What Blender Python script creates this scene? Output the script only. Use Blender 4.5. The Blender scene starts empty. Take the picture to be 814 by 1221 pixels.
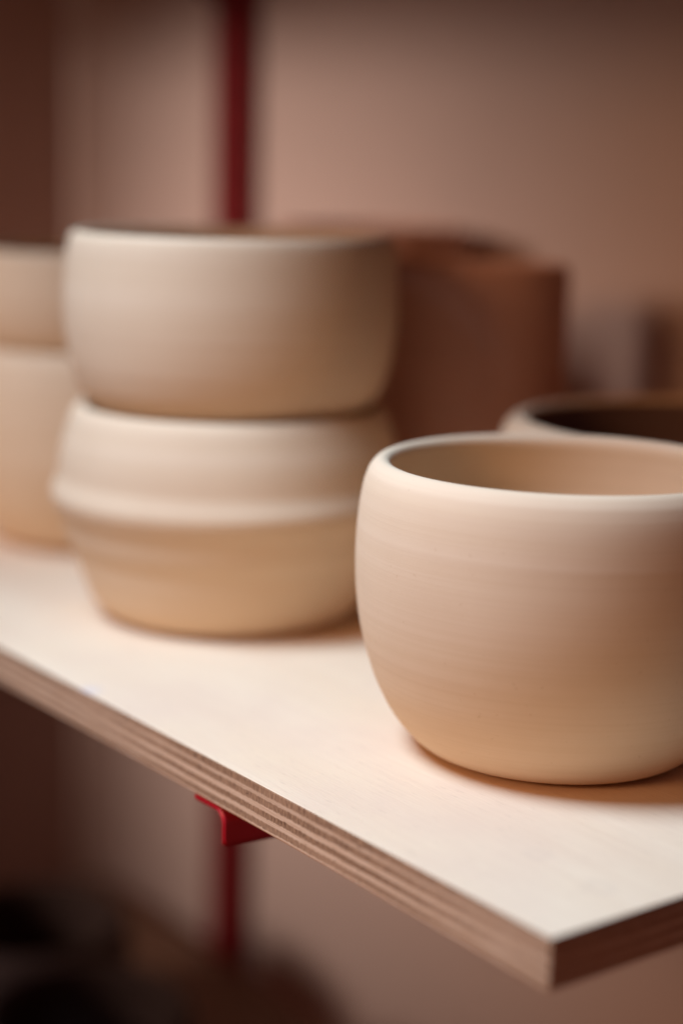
import bpy, bmesh, math, random
from mathutils import Vector, Matrix, noise

random.seed(7)
S = bpy.context.scene
COL = S.collection
TAU = math.tau

# ------------------------------------------------------------------ helpers
def link(name, bm, mat, parent=None, smooth=True, loc=(0, 0, 0), rot=(0, 0, 0)):
    me = bpy.data.meshes.new(name)
    bmesh.ops.recalc_face_normals(bm, faces=bm.faces[:])
    bm.to_mesh(me); bm.free()
    if smooth:
        for p in me.polygons: p.use_smooth = True
    o = bpy.data.objects.new(name, me)
    me.materials.append(mat)
    COL.objects.link(o)
    o.location = loc; o.rotation_euler = rot
    if parent: o.parent = parent
    return o

def tag(o, label, cat, group=None, kind=None):
    o["label"] = label; o["category"] = cat
    if group: o["group"] = group
    if kind: o["kind"] = kind
    return o

def empty(name, loc):
    o = bpy.data.objects.new(name, None)
    o.empty_display_size = 0.02
    COL.objects.link(o); o.location = loc
    return o

def box(bm, x0, x1, y0, y1, z0, z1, bev=0.0, seg=2):
    r = bmesh.ops.create_cube(bm, size=1.0)
    vs = r["verts"]
    for v in vs:
        v.co = Vector((x0 + (v.co.x + .5) * (x1 - x0), y0 + (v.co.y + .5) * (y1 - y0), z0 + (v.co.z + .5) * (z1 - z0)))
    if bev:
        es = list({e for v in vs for e in v.link_edges})
        bmesh.ops.bevel(bm, geom=es, offset=bev, segments=seg, affect="EDGES", profile=.6)

def spline(pts, n):
    """Catmull-Rom through (r, z) points."""
    P = [pts[0]] + list(pts) + [pts[-1]]
    out = []
    for i in range(1, len(P) - 2):
        p0, p1, p2, p3 = (Vector(q) for q in P[i - 1:i + 3])
        for k in range(n):
            t = k / n
            out.append(.5 * ((2 * p1) + (-p0 + p2) * t + (2 * p0 - 5 * p1 + 4 * p2 - p3) * t * t + (-p0 + 3 * p1 - 3 * p2 + p3) * t ** 3))
    out.append(Vector(P[-2]))
    return out

def lathe(profile, seg=192, wob=.00025, seed=0, n=6, rings=.00012):
    """profile: (r, z) from bottom centre up the outside, over the rim and down the inside to the centre."""
    pr = spline(profile, n)
    bm = bmesh.new()
    rows = []
    for i, q in enumerate(pr):
        r, z = max(q.x, 0.0), q.y
        if r < 1e-4:
            rows.append([bm.verts.new((0, 0, z))]); continue
        row = []
        dr = rings * noise.noise(Vector((seed * 3.1, 0, z * 420)))     # throwing rings
        for k in range(seg):
            a = TAU * k / seg
            w = wob * noise.noise(Vector((math.cos(a) * 1.3, math.sin(a) * 1.3, z * 14 + seed * 7.7)))
            rr = r + dr + w * min(1, r / .03)
            zz = z + wob * .8 * noise.noise(Vector((math.cos(a), math.sin(a), seed * 5.3))) * min(1, z / .03)
            row.append(bm.verts.new((rr * math.cos(a), rr * math.sin(a), zz)))
        rows.append(row)
    for A, B in zip(rows, rows[1:]):
        if len(A) == 1 and len(B) == 1: continue
        for k in range(seg):
            k2 = (k + 1) % seg
            if len(A) == 1: bm.faces.new((A[0], B[k], B[k2]))
            elif len(B) == 1: bm.faces.new((A[k], A[k2], B[0]))
            else: bm.faces.new((A[k], A[k2], B[k2], B[k]))
    return bm

# ------------------------------------------------------------------ materials
class NT:
    def __init__(s, name):
        s.m = bpy.data.materials.new(name); s.m.use_nodes = True
        s.t = s.m.node_tree; s.b = s.t.nodes["Principled BSDF"]
    def n(s, typ, **kw):
        nd = s.t.nodes.new(typ)
        for k, v in kw.items():
            if k.startswith("i_"):
                key = k[2:].replace("_", " ")
                nd.inputs[key].default_value = v
            else: setattr(nd, k, v)
        return nd
    def l(s, a, b): s.t.links.new(a, b)
    def noise(s, vec, scale, detail=4, rough=.55):
        nd = s.n("ShaderNodeTexNoise"); nd.inputs["Scale"].default_value = scale
        nd.inputs["Detail"].default_value = detail; nd.inputs["Roughness"].default_value = rough
        s.l(vec, nd.inputs["Vector"]); return nd.outputs["Fac"]
    def mapped(s, vec, scale=(1, 1, 1)):
        nd = s.n("ShaderNodeMapping"); nd.inputs["Scale"].default_value = scale
        s.l(vec, nd.inputs["Vector"]); return nd.outputs["Vector"]
    def ramp(s, fac, stops, interp="LINEAR"):
        nd = s.n("ShaderNodeValToRGB"); cr = nd.color_ramp; cr.interpolation = interp
        while len(cr.elements) < len(stops): cr.elements.new(.5)
        for e, (p, c) in zip(cr.elements, stops):
            e.position = p; e.color = (*c, 1) if len(c) == 3 else c
        s.l(fac, nd.inputs["Fac"]); return nd.outputs["Color"]
    def mix(s, fac, a, b, mode="MIX"):
        nd = s.n("ShaderNodeMix", data_type="RGBA", blend_type=mode)
        for sock, v in ((nd.inputs[0], fac), (nd.inputs[6], a), (nd.inputs[7], b)):
            if hasattr(v, "is_linked"): s.l(v, sock)
            else: sock.default_value = v if not isinstance(v, tuple) else ((*v, 1) if len(v) == 3 else v)
        return nd.outputs[2]
    def math(s, op, a, b=None, c=None):
        nd = s.n("ShaderNodeMath", operation=op)
        for i, v in enumerate((a, b, c)):
            if v is None: continue
            if hasattr(v, "is_linked"): s.l(v, nd.inputs[i])
            else: nd.inputs[i].default_value = v
        return nd.outputs[0]
    def bump(s, h, strength, dist, prev=None):
        nd = s.n("ShaderNodeBump"); nd.inputs["Strength"].default_value = strength
        nd.inputs["Distance"].default_value = dist
        s.l(h, nd.inputs["Height"])
        if prev is not None: s.l(prev, nd.inputs["Normal"])
        return nd.outputs["Normal"]

def g(v): return (v, v, v)

def clay(name, base, dark, light, rough=.78):
    """Unglazed thrown clay: fine turning lines round the pot, faint bands, specks."""
    t = NT(name)
    co = t.n("ShaderNodeTexCoord").outputs["Object"]
    # turning lines: compressed strongly along z, and long round the pot
    lines = t.noise(t.mapped(co, (5, 5, 900)), 1.0, 3, .6)
    bands = t.noise(t.mapped(co, (3, 3, 130)), 1.0, 2, .5)
    cloud = t.noise(co, 22, 5, .6)
    grain = t.noise(co, 1500, 2, .6)
    spk = t.noise(co, 420, 1, .4)
    c = t.mix(t.math("MULTIPLY", t.ramp(bands, [(.38, g(0)), (.66, g(1))]), .35), base, light)
    c = t.mix(t.math("MULTIPLY", t.ramp(lines, [(.46, g(0)), (.76, g(1))]), .17), c, dark)
    c = t.mix(t.math("MULTIPLY", t.ramp(cloud, [(.42, g(0)), (.75, g(1))]), .16), c, dark)
    c = t.mix(t.math("MULTIPLY", t.ramp(spk, [(.74, g(0)), (.79, g(1))]), .30), c, dark)
    c = t.mix(t.math("MULTIPLY", t.ramp(grain, [(.5, g(0)), (.8, g(1))]), .10), c, light)
    t.l(c, t.b.inputs["Base Color"])
    t.b.inputs["Roughness"].default_value = rough
    t.b.inputs["Specular IOR Level"].default_value = .28
    n = t.bump(lines, .10, .00030)
    n = t.bump(bands, .10, .0010, n)
    n = t.bump(grain, .20, .00018, n)
    t.l(n, t.b.inputs["Normal"])
    return t.m

CLAY = clay("pale clay", (.685, .50, .325), (.53, .34, .20), (.74, .56, .39))
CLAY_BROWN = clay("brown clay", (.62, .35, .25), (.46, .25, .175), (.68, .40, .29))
CLAY_MOUTH_SHADE = clay("clay mouth shade", (.17, .10, .08), (.10, .06, .05), (.21, .125, .10))  # painted shade for the mouth of the wide bowl
CLAY_SHADE = clay("shaded clay", (.055, .032, .026), (.02, .013, .012), (.08, .047, .037))  # deep shadow on the lower bowls, put into their colour

def birch(name, T=.018, tone=1.0, blot=True):
    """Birch plywood board: object z is 0 on the top face and -T on the underside."""
    t = NT(name)
    tone = tone if isinstance(tone, tuple) else (tone,) * 3
    k = lambda c: tuple(x * q for x, q in zip(c, tone))
    tc = t.n("ShaderNodeTexCoord")
    co = tc.outputs["Object"]
    sep = t.n("ShaderNodeSeparateXYZ"); t.l(co, sep.inputs[0])
    z = sep.outputs["Z"]
    geo = t.n("ShaderNodeNewGeometry")
    nsep = t.n("ShaderNodeSeparateXYZ"); t.l(tc.outputs["Normal"], nsep.inputs[0])
    # --- faces: pale birch veneer, long soft grain along x
    fine = t.noise(t.mapped(co, (14, 420, 60)), 1.0, 4, .6)
    broad = t.noise(t.mapped(co, (5, 26, 5)), 1.0, 3, .55)
    cloud = t.noise(co, 9, 4, .6)
    fleck = t.noise(t.mapped(co, (110, 900, 60)), 1.0, 2, .5)
    face = t.mix(t.ramp(broad, [(.36, g(0)), (.7, g(1))]), k((.82, .625, .43)), k((.78, .57, .375)))
    face = t.mix(t.math("MULTIPLY", t.ramp(fine, [(.42, g(0)), (.72, g(1))]), .40), face, k((.70, .49, .33)))
    face = t.mix(t.math("MULTIPLY", t.ramp(cloud, [(.44, g(0)), (.66, g(1))]), .75), face, k((.74, .53, .37)))
    face = t.mix(t.math("MULTIPLY", t.ramp(fleck, [(.64, g(0)), (.73, g(1))]), .34), face, k((.50, .34, .23)))
    if blot:
        # a small bluish chalk smear on the front edge and two faint rings left by wet pots
        def dist(p):
            nd = t.n("ShaderNodeVectorMath", operation="DISTANCE")
            t.l(co, nd.inputs[0]); nd.inputs[1].default_value = p
            return nd.outputs["Value"]
        face = t.mix(t.math("MULTIPLY", t.ramp(dist((-.302, .003, 0)), [(.0, g(1)), (.0075, g(0))]), .35), face, (.42, .47, .66))
        rg = t.math("ABSOLUTE", t.math("SUBTRACT", dist((-.020, .040, 0)), .0042))
        face = t.mix(t.math("MULTIPLY", t.ramp(rg, [(.0, g(1)), (.0014, g(0))]), .22), face, k((.60, .44, .32)))
        rg = t.math("ABSOLUTE", t.math("SUBTRACT", dist((-.052, .042, 0)), .0034))
        face = t.mix(t.math("MULTIPLY", t.ramp(rg, [(.0, g(1)), (.0012, g(0))]), .18), face, k((.60, .44, .32)))
    # --- edges: plies, wavering a little; end-grain plies are dark and ticked, long-grain plies pale
    waver = t.math("MULTIPLY", t.math("SUBTRACT", t.noise(t.mapped(co, (38, 38, 8)), 1.0, 3, .6), .5), .0011)
    waver2 = t.math("MULTIPLY", t.math("SUBTRACT", t.noise(t.mapped(co, (600, 600, 500)), 1.0, 2, .6), .5), .0012)
    v = t.math("DIVIDE", t.math("MULTIPLY", t.math("ADD", t.math("ADD", z, waver), waver2), -1.0), T)
    D, L, O = g(0), g(1), g(.8)
    ply = t.ramp(v, [(0, g(.05)), (.17, g(.08)), (.20, O), (.265, O), (.29, g(.06)), (.41, g(.10)), (.435, L), (.53, L), (.555, D),
                     (.665, g(.08)), (.69, L), (.775, L), (.80, g(.08)), (.915, g(.14)), (.935, L), (1, L)])
    tick = t.noise(t.mapped(co, (1300, 1300, 260)), 1.0, 3, .7)
    streak = t.noise(t.mapped(co, (60, 60, 2400)), 1.0, 3, .6)
    darkc = t.mix(t.ramp(tick, [(.35, g(0)), (.66, g(1))]), k((.13, .060, .030)), k((.46, .255, .135)))
    palec = t.mix(t.ramp(streak, [(.35, g(0)), (.7, g(1))]), k((.76, .52, .34)), k((.58, .34, .195)))
    patch = t.noise(t.mapped(co, (16, 16, 90)), 1.0, 2, .5)
    darkc = t.mix(t.math("MULTIPLY", t.ramp(patch, [(.45, g(0)), (.7, g(1))]), .45), darkc, k((.48, .27, .15)))
    edge = t.mix(ply, darkc, palec)
    # glue lines and small gaps
    gap = t.noise(t.mapped(co, (210, 210, 700)), 1.0, 2, .5)
    edge = t.mix(t.math("MULTIPLY", t.ramp(gap, [(.70, g(0)), (.735, g(1))]), .7), edge, (.09, .045, .028))
    up = t.math("GREATER_THAN", t.math("ABSOLUTE", nsep.outputs["Z"]), .75)
    t.l(t.mix(up, edge, face), t.b.inputs["Base Color"])
    t.b.inputs["Roughness"].default_value = .62
    t.b.inputs["Specular IOR Level"].default_value = .25
    n = t.bump(fine, .12, .0003)
    n = t.bump(t.mix(up, tick, fleck), .30, .0004, n)
    t.l(n, t.b.inputs["Normal"])
    return t.m

BIRCH = birch("birch plywood")
BIRCH_SHADE = birch("birch plywood shaded", tone=(.25, .185, .17), blot=False)  # birch with the lower shelf's shade painted into its tone

def painted_wall(name, c1, c2):
    t = NT(name)
    co = t.n("ShaderNodeTexCoord").outputs["Object"]
    a = t.noise(co, 2.2, 4, .55); b = t.noise(co, 240, 4, .6)
    t.l(t.mix(t.ramp(a, [(.3, g(0)), (.75, g(1))]), c1, c2), t.b.inputs["Base Color"])
    t.b.inputs["Roughness"].default_value = .85
    t.b.inputs["Specular IOR Level"].default_value = .2
    t.l(t.bump(b, .25, .0012), t.b.inputs["Normal"])
    return t.m
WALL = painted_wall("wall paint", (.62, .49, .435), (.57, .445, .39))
WALL_SHADE = painted_wall("shaded wall paint", (.40, .265, .225), (.35, .225, .19))  # wall paint darkened: shade of the return wall painted in

def red_paint(name, k):
    t = NT(name)
    co = t.n("ShaderNodeTexCoord").outputs["Object"]
    a = t.noise(co, 60, 4, .6); b = t.noise(co, 900, 2, .5)
    c = t.mix(t.ramp(a, [(.35, g(0)), (.75, g(1))]), (.52 * k, .010 * k, .022 * k), (.44 * k, .009 * k, .018 * k))
    ch = t.noise(co, 330, 3, .6)
    c = t.mix(t.math("MULTIPLY", t.ramp(ch, [(.73, g(0)), (.78, g(1))]), .5), c, (.56, .16, .12))
    t.l(c, t.b.inputs["Base Color"])
    t.b.inputs["Roughness"].default_value = .42
    t.b.inputs["Specular IOR Level"].default_value = .45
    t.l(t.bump(b, .2, .0002), t.b.inputs["Normal"])
    return t.m
RED = red_paint("red paint", 1.0)
RED_SHADE = red_paint("shaded red paint", .33)  # same red, with the dimness of shaded metal painted in

# ------------------------------------------------------------------ the setting
WY = .45                      # wall plane
CX = -1.075                    # room corner on the left
CR = .052                     # corner rounding, shaped to soften the fade into shade
bm = bmesh.new()
pts = [(1.3, WY), (.6, WY), (0, WY), (-.5, WY)] + [(CX + CR - CR * math.sin(a), WY - CR + CR * math.cos(a)) for a in [k / 12 * math.pi / 2 for k in range(13)]]
pts += [(CX - .12, WY - CR), (CX - .12, WY + .12), (1.3, WY + .12)]
lo = [bm.verts.new((x, y, -1.5)) for x, y in pts]; hi = [bm.verts.new((x, y, 1.5)) for x, y in pts]
for k in range(len(pts)):
    k2 = (k + 1) % len(pts); bm.faces.new((lo[k], lo[k2], hi[k2], hi[k]))
bm.faces.new(hi); bm.faces.new(lo[::-1])
wall = link("wall", bm, WALL, smooth=False)
for p in wall.data.polygons:
    if abs(p.normal.z) < .1 and p.normal.y < -.01 or p.normal.x > .1 and p.center.x < 0: p.use_smooth = True
tag(wall, "plain pinkish beige painted wall behind the shelves", "wall", kind="structure")
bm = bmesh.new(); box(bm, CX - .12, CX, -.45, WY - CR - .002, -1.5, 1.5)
tag(link("side_wall", bm, WALL_SHADE, smooth=False), "return wall with shade painted in brown at the left end of the shelves", "wall", kind="structure")

# ------------------------------------------------------------------ shelves, rails, brackets
T = .018
DEPTH = .425
RX = [-.867, -.1895]          # the two rails
UP_Z = .430                   # top of the board above
LO_Z = -.46                   # top of the board below

def board(name, x0, x1, z, mat, label, front=0.0):
    bm = bmesh.new(); box(bm, x0, x1, front, DEPTH, -T, 0, .0007, 2)
    return tag(link(name, bm, mat, loc=(0, 0, z), smooth=False), label, "shelf", "plywood shelf boards on red brackets")

board("shelf_board", CX + .004, 0, 0, BIRCH, "pale birch plywood shelf with layered edge and sharp front corner, carrying the bowls")
board("shelf_board", CX + .004, 0, UP_Z, BIRCH_SHADE, "plywood shelf just above the frame, over the stacked bowls", front=-.02)
board("shelf_board", CX + .004, 0, LO_Z, BIRCH_SHADE, "shelf with shade painted in brown at bottom left, below the pale plywood shelf")

def rail(x):
    """Twin-slot upright: a shallow channel with two columns of real slots."""
    w, d, th = .045, .016, .0018
    z0, z1 = -.80, .80
    bm = bmesh.new()
    yf = WY - d
    box(bm, x - w / 2, x - w / 2 + th, yf, WY - .001, z0, z1)
    box(bm, x + w / 2 - th, x + w / 2, yf, WY - .001, z0, z1)
    strips = [(-w / 2 + th, -.0125), (-.0075, .0075), (.0125, w / 2 - th)]
    for a, b in strips: box(bm, x + a, x + b, yf, yf + th, z0, z1)
    z = z0
    while z < z1 - .02:
        for a, b in ((-.0125, -.0075), (.0075, .0125)):
            box(bm, x + a, x + b, yf + .0001, yf + th - .0001, z, z + .017)
        z += .032
    return link("wall_rail", bm, RED_SHADE, smooth=False)

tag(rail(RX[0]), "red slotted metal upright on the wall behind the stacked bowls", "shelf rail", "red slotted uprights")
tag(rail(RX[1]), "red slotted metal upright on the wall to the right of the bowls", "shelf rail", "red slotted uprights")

def bracket_mesh(x, zt):
    """Folded sheet bracket: a top flange on the -x side bending down into a web that deepens to the wall."""
    R = .0070; fl = .0225
    h0, h1 = .0168, .034
    prof = []                              # (x offset, drop fraction/abs) centre-line of the fold, flange tip -> web bottom
    prof.append((-fl, 0.0)); prof.append((-fl * .6, 0)); prof.append((-R, 0))
    for k in range(1, 7):
        a = k / 6 * math.pi / 2
        prof.append((-R + R * math.sin(a), -(R - R * math.cos(a))))
    bm = bmesh.new()
    ys = [0.0008, .002, .004, .007, .012, .03, .08, .15, .25, .32, .35, .37, .385, .40, .41, .42, .43, WY - .0125]
    rows = []
    for y in ys:
        f = (y - ys[0]) / (ys[-1] - ys[0])
        hb = h0 + (h1 - h0) * f + .034 * max(0, (f - .80) / .20) ** 2      # deepens into a curved gusset at the wall
        rc = .004
        if y < rc: hb -= rc - math.sqrt(max(0, rc * rc - (rc - y) ** 2)) # rounded front corner of the web
        cl = list(prof) + [(0, -R - (hb - R) * q) for q in (.35, .7, 1)]
        out, inn = [], []
        for i, (px, pz) in enumerate(cl):
            a = Vector(cl[max(i - 1, 0)]); b = Vector(cl[min(i + 1, len(cl) - 1)])
            d = (b - a).normalized(); nrm = Vector((d.y, -d.x))
            th = .0034 - .0012 * min(1, i / 8)
            out.append((px, pz)); inn.append((px + nrm.x * th, pz + nrm.y * th))
        loop = out + inn[::-1]
        rows.append([bm.verts.new((x + a, y, zt + b - .0003)) for a, b in loop])
    m = len(rows[0])
    for A, B in zip(rows, rows[1:]):
        for k in range(m):
            bm.faces.new((A[k], A[(k + 1) % m], B[(k + 1) % m], B[k]))
    for R_ in (rows[0], rows[-1]):
        h = m // 2
        for k in range(h - 1):
            bm.faces.new((R_[k], R_[k + 1], R_[m - 2 - k], R_[m - 1 - k]))
    bmesh.ops.recalc_face_normals(bm, faces=bm.faces[:])
    es = [e for e in bm.edges if len(e.link_faces) == 2 and e.calc_face_angle(0) > 1.0]
    bmesh.ops.bevel(bm, geom=es, offset=.0008, segments=2, affect="EDGES")
    return bm

def bracket(x, zt, label, mat=None):
    o = link("shelf_bracket", bracket_mesh(x, zt), mat or RED_SHADE)
    try:
        m = o.modifiers.new("ws", "WEIGHTED_NORMAL"); m.keep_sharp = True
    except Exception: pass
    return tag(o, label, "bracket", "red shelf brackets")

bracket(-.1875, -T, "bright red folded metal bracket peeking out under the pale plywood edge", RED)
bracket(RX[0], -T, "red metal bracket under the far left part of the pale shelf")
bracket(RX[0], UP_Z - T, "red bracket with shade painted in, at the top of the upright, under the upper shelf")
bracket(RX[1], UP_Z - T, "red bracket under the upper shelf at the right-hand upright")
bracket(RX[0], LO_Z - T, "red bracket under the lower shade-painted shelf")

# ------------------------------------------------------------------ bowls
FRONT = [(0, .0012), (.030, .0010), (.0420, .0005), (.0440, .0000), (.0450, .0014), (.0510, .0018), (.0542, .0022), (.0564, .0036), (.0588, .0057), (.0618, .0088), (.0650, .0125), (.0680, .0170), (.0705, .0215),
         (.0740, .0290), (.0767, .0370), (.0790, .0450), (.0808, .0540), (.0820, .0640), (.0826, .0740), (.0826, .0830), (.0822, .0920), (.0814, .1000),
         (.0802, .1070), (.0786, .1120), (.0768, .1150), (.0748, .1168), (.0728, .1173), (.0708, .1167), (.0696, .1152), (.0694, .1130), (.0702, .1095), (.0722, .1020),
         (.0744, .0920), (.0757, .0800), (.0755, .0660), (.0738, .0500), (.0695, .0340), (.0620, .0200), (.0500, .0110), (.0300, .0070), (0, .0062)]

def scaled(pr, sr, sz): return [(r * sr, z * sz) for r, z in pr]

UPPER = [(0, .0012), (.035, .0010), (.0585, .0006), (.0605, .0000), (.0632, .0009), (.0672, .0032), (.0712, .0064), (.0748, .0104), (.0775, .0150), (.0800, .0220), (.0822, .0310),
         (.0838, .0420), (.0845, .0520), (.0845, .0620), (.0840, .0710), (.0833, .0790), (.0826, .0850), (.0817, .0890), (.0804, .0916), (.0786, .0927), (.0766, .0921), (.0755, .0902), (.0757, .0860),
         (.0768, .0740), (.0772, .0600), (.0768, .0440), (.0745, .0280), (.0690, .0150), (.0600, .0090), (.0350, .0066), (0, .0062)]

LOWER = [(0, .0012), (.035, .0010), (.0500, .0005), (.0520, .0000), (.0530, .0016), (.0605, .0020), (.0642, .0025), (.0666, .0042), (.0688, .0066), (.0708, .0094), (.0726, .0125), (.0752, .0190), (.0775, .0250), (.0790, .0300), (.0806, .0345),
         (.0829, .0390), (.0848, .0440), (.0860, .0485), (.0876, .0528), (.0897, .0568), (.0911, .0607), (.0917, .0640), (.0912, .0672), (.0898, .0705), (.0885, .0742), (.0879, .0782), (.0874, .0828),
         (.0865, .0880), (.0849, .0940), (.0830, .0998), (.0816, .1040), (.0800, .1070), (.0782, .1088), (.0762, .1094), (.0742, .1086), (.0730, .1068), (.0728, .1040), (.0745, .0980), (.0775, .0860),
         (.0795, .0700), (.0785, .0540), (.0740, .0360), (.0680, .0200), (.0560, .0110), (.0300, .0072), (0, .0064)]

POT = [(0, .0012), (.025, .0010), (.0385, .0005), (.0400, .0000), (.0420, .0012), (.0455, .0060), (.0480, .0140), (.0505, .0300), (.0525, .0550), (.0538, .0850), (.0545, .1150), (.0548, .1450), (.0549, .1640),
       (.0546, .1735), (.0536, .1770), (.0522, .1778), (.0508, .1768), (.0500, .1735), (.0500, .1600), (.0495, .1200), (.0485, .0800), (.0460, .0350), (.0400, .0120), (.0250, .0080), (0, .0075)]

def bowl(name, prof, x, y, z, mat, label, cat="bowl", group=None, seed=0, rot=0, rings=.00012, seg=192, inside=None):
    o = link(name, lathe(prof, seed=seed, rings=rings, seg=seg), mat, loc=(x, y, z), rot=(0, 0, rot))
    if inside:                                   # shade in the mouth painted as colour, up to just under the lip
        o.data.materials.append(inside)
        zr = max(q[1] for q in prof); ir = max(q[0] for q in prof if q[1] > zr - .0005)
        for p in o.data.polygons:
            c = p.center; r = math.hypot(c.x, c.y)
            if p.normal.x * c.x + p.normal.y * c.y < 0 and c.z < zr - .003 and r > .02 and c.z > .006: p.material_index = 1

    return tag(o, label, cat, group)

ST = "bowls in the double stacks"
bowl("clay_bowl", FRONT, -.13555, .12693, .0002, CLAY, "large round pale clay bowl in sharp focus at the front right of the shelf", seed=1, rings=.00005)
bowl("clay_bowl", LOWER, -.39123, .1331, .0002, CLAY, "pale clay bowl with a raised ridge round its waist, bottom of the middle stack", group=ST, seed=2, rot=.6)
bowl("clay_bowl", UPPER, -.39123, .1331, .1036, CLAY, "smooth pale clay bowl standing on the ridged bowl, top of the middle stack", group=ST, seed=3, rot=1.4)
bowl("clay_bowl", scaled(FRONT, 1.06, 1.03), -.590, .165, .0002, CLAY, "round clay bowl at the left edge of the picture, bottom of its stack", group=ST, seed=4, rot=2.1)
bowl("clay_bowl", scaled(UPPER, .97, .70), -.590, .165, .1135, CLAY, "shallow clay bowl at the left edge of the picture, top of its stack", group=ST, seed=5, rot=.2)
bowl("clay_bowl", scaled(FRONT, 1.22, .968), -.209, .288, .0002, CLAY, "wide clay bowl with shade painted in its mouth, behind the front bowl at the right edge", seed=6, rot=.9, inside=CLAY_MOUTH_SHADE)
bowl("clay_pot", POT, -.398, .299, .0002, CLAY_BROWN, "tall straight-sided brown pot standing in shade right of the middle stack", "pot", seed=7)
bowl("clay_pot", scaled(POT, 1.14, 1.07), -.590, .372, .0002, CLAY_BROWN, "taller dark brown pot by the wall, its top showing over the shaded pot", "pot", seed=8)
bowl("dark_bowl", scaled(FRONT, .95, .95), -.800, .215, LO_Z + .0002, CLAY_SHADE, "clay bowl with shade painted in, on the lower shelf, farther one at the left edge", group="dark bowls on the lower shelf", seed=9)
bowl("dark_bowl", scaled(FRONT, .95, .95), -.645, .180, LO_Z + .0002, CLAY_SHADE, "clay bowl with shade painted in, on the lower shelf, nearer one at the bottom edge", group="dark bowls on the lower shelf", seed=10)

# ------------------------------------------------------------------ light
W = bpy.data.worlds.new("World"); S.world = W; W.use_nodes = True
bg = W.node_tree.nodes["Background"]
bg.inputs["Color"].default_value = (1.0, .32, .23, 1)
bg.inputs["Strength"].default_value = .090

def spot(name, loc, target, size, radius, energy, color, blend=1.0):
    l = bpy.data.lights.new(name, "SPOT"); l.spot_size = math.radians(size); l.spot_blend = blend
    l.shadow_soft_size = radius; l.energy = energy; l.color = color
    o = bpy.data.objects.new(name, l); COL.objects.link(o)
    o.location = loc
    o.rotation_euler = (Vector(target) - Vector(loc)).to_track_quat("-Z", "Y").to_euler()
    return o
spot("key_lamp", (-.36, -.48, 1.06), (-.125, .045, .0), 53, .24, 92, (.61, .85, 1.16), .6)
spot("fill_lamp", (-.02, -1.15, .58), (-.17, .12, .07), 36, .22, 31, (1.0, .53, .27))
spot("wall_fill", (-1.06, -1.35, .52), (-.90, .45, -.05), 35, .26, 126, (1.0, .79, .69))  # unseen spot added to brighten the wall

# ------------------------------------------------------------------ camera
cam = bpy.data.cameras.new("Camera")
co = bpy.data.objects.new("Camera", cam); COL.objects.link(co); S.camera = co
fw = Vector((-.78922885, .58221886, -.19529214)); rt = Vector((.59012424, .80703564, .02113905)); up = Vector((-.16991527, .09856308, .98051727))
M = Matrix((rt, up, -fw)).transposed().to_4x4()
M.translation = Vector((.3618949, -.35014771, .23120201))
co.matrix_world = M
cam.sensor_fit = "VERTICAL"; cam.sensor_height = 36; cam.sensor_width = 24
cam.lens = 61.366
cam.clip_start = .01; cam.clip_end = 50
cam.dof.use_dof = True
cam.dof.focus_distance = .657
cam.dof.aperture_fstop = 61.366e-3 / .0275
cam.dof.aperture_blades = 0

S.view_settings.view_transform = "Standard"
S.view_settings.look = "None"
S.view_settings.exposure = 0
S.view_settings.gamma = 1
S.render.engine = "CYCLES"
S.cycles.max_bounces = 10
S.cycles.diffuse_bounces = 6
S.cycles.use_denoising = True
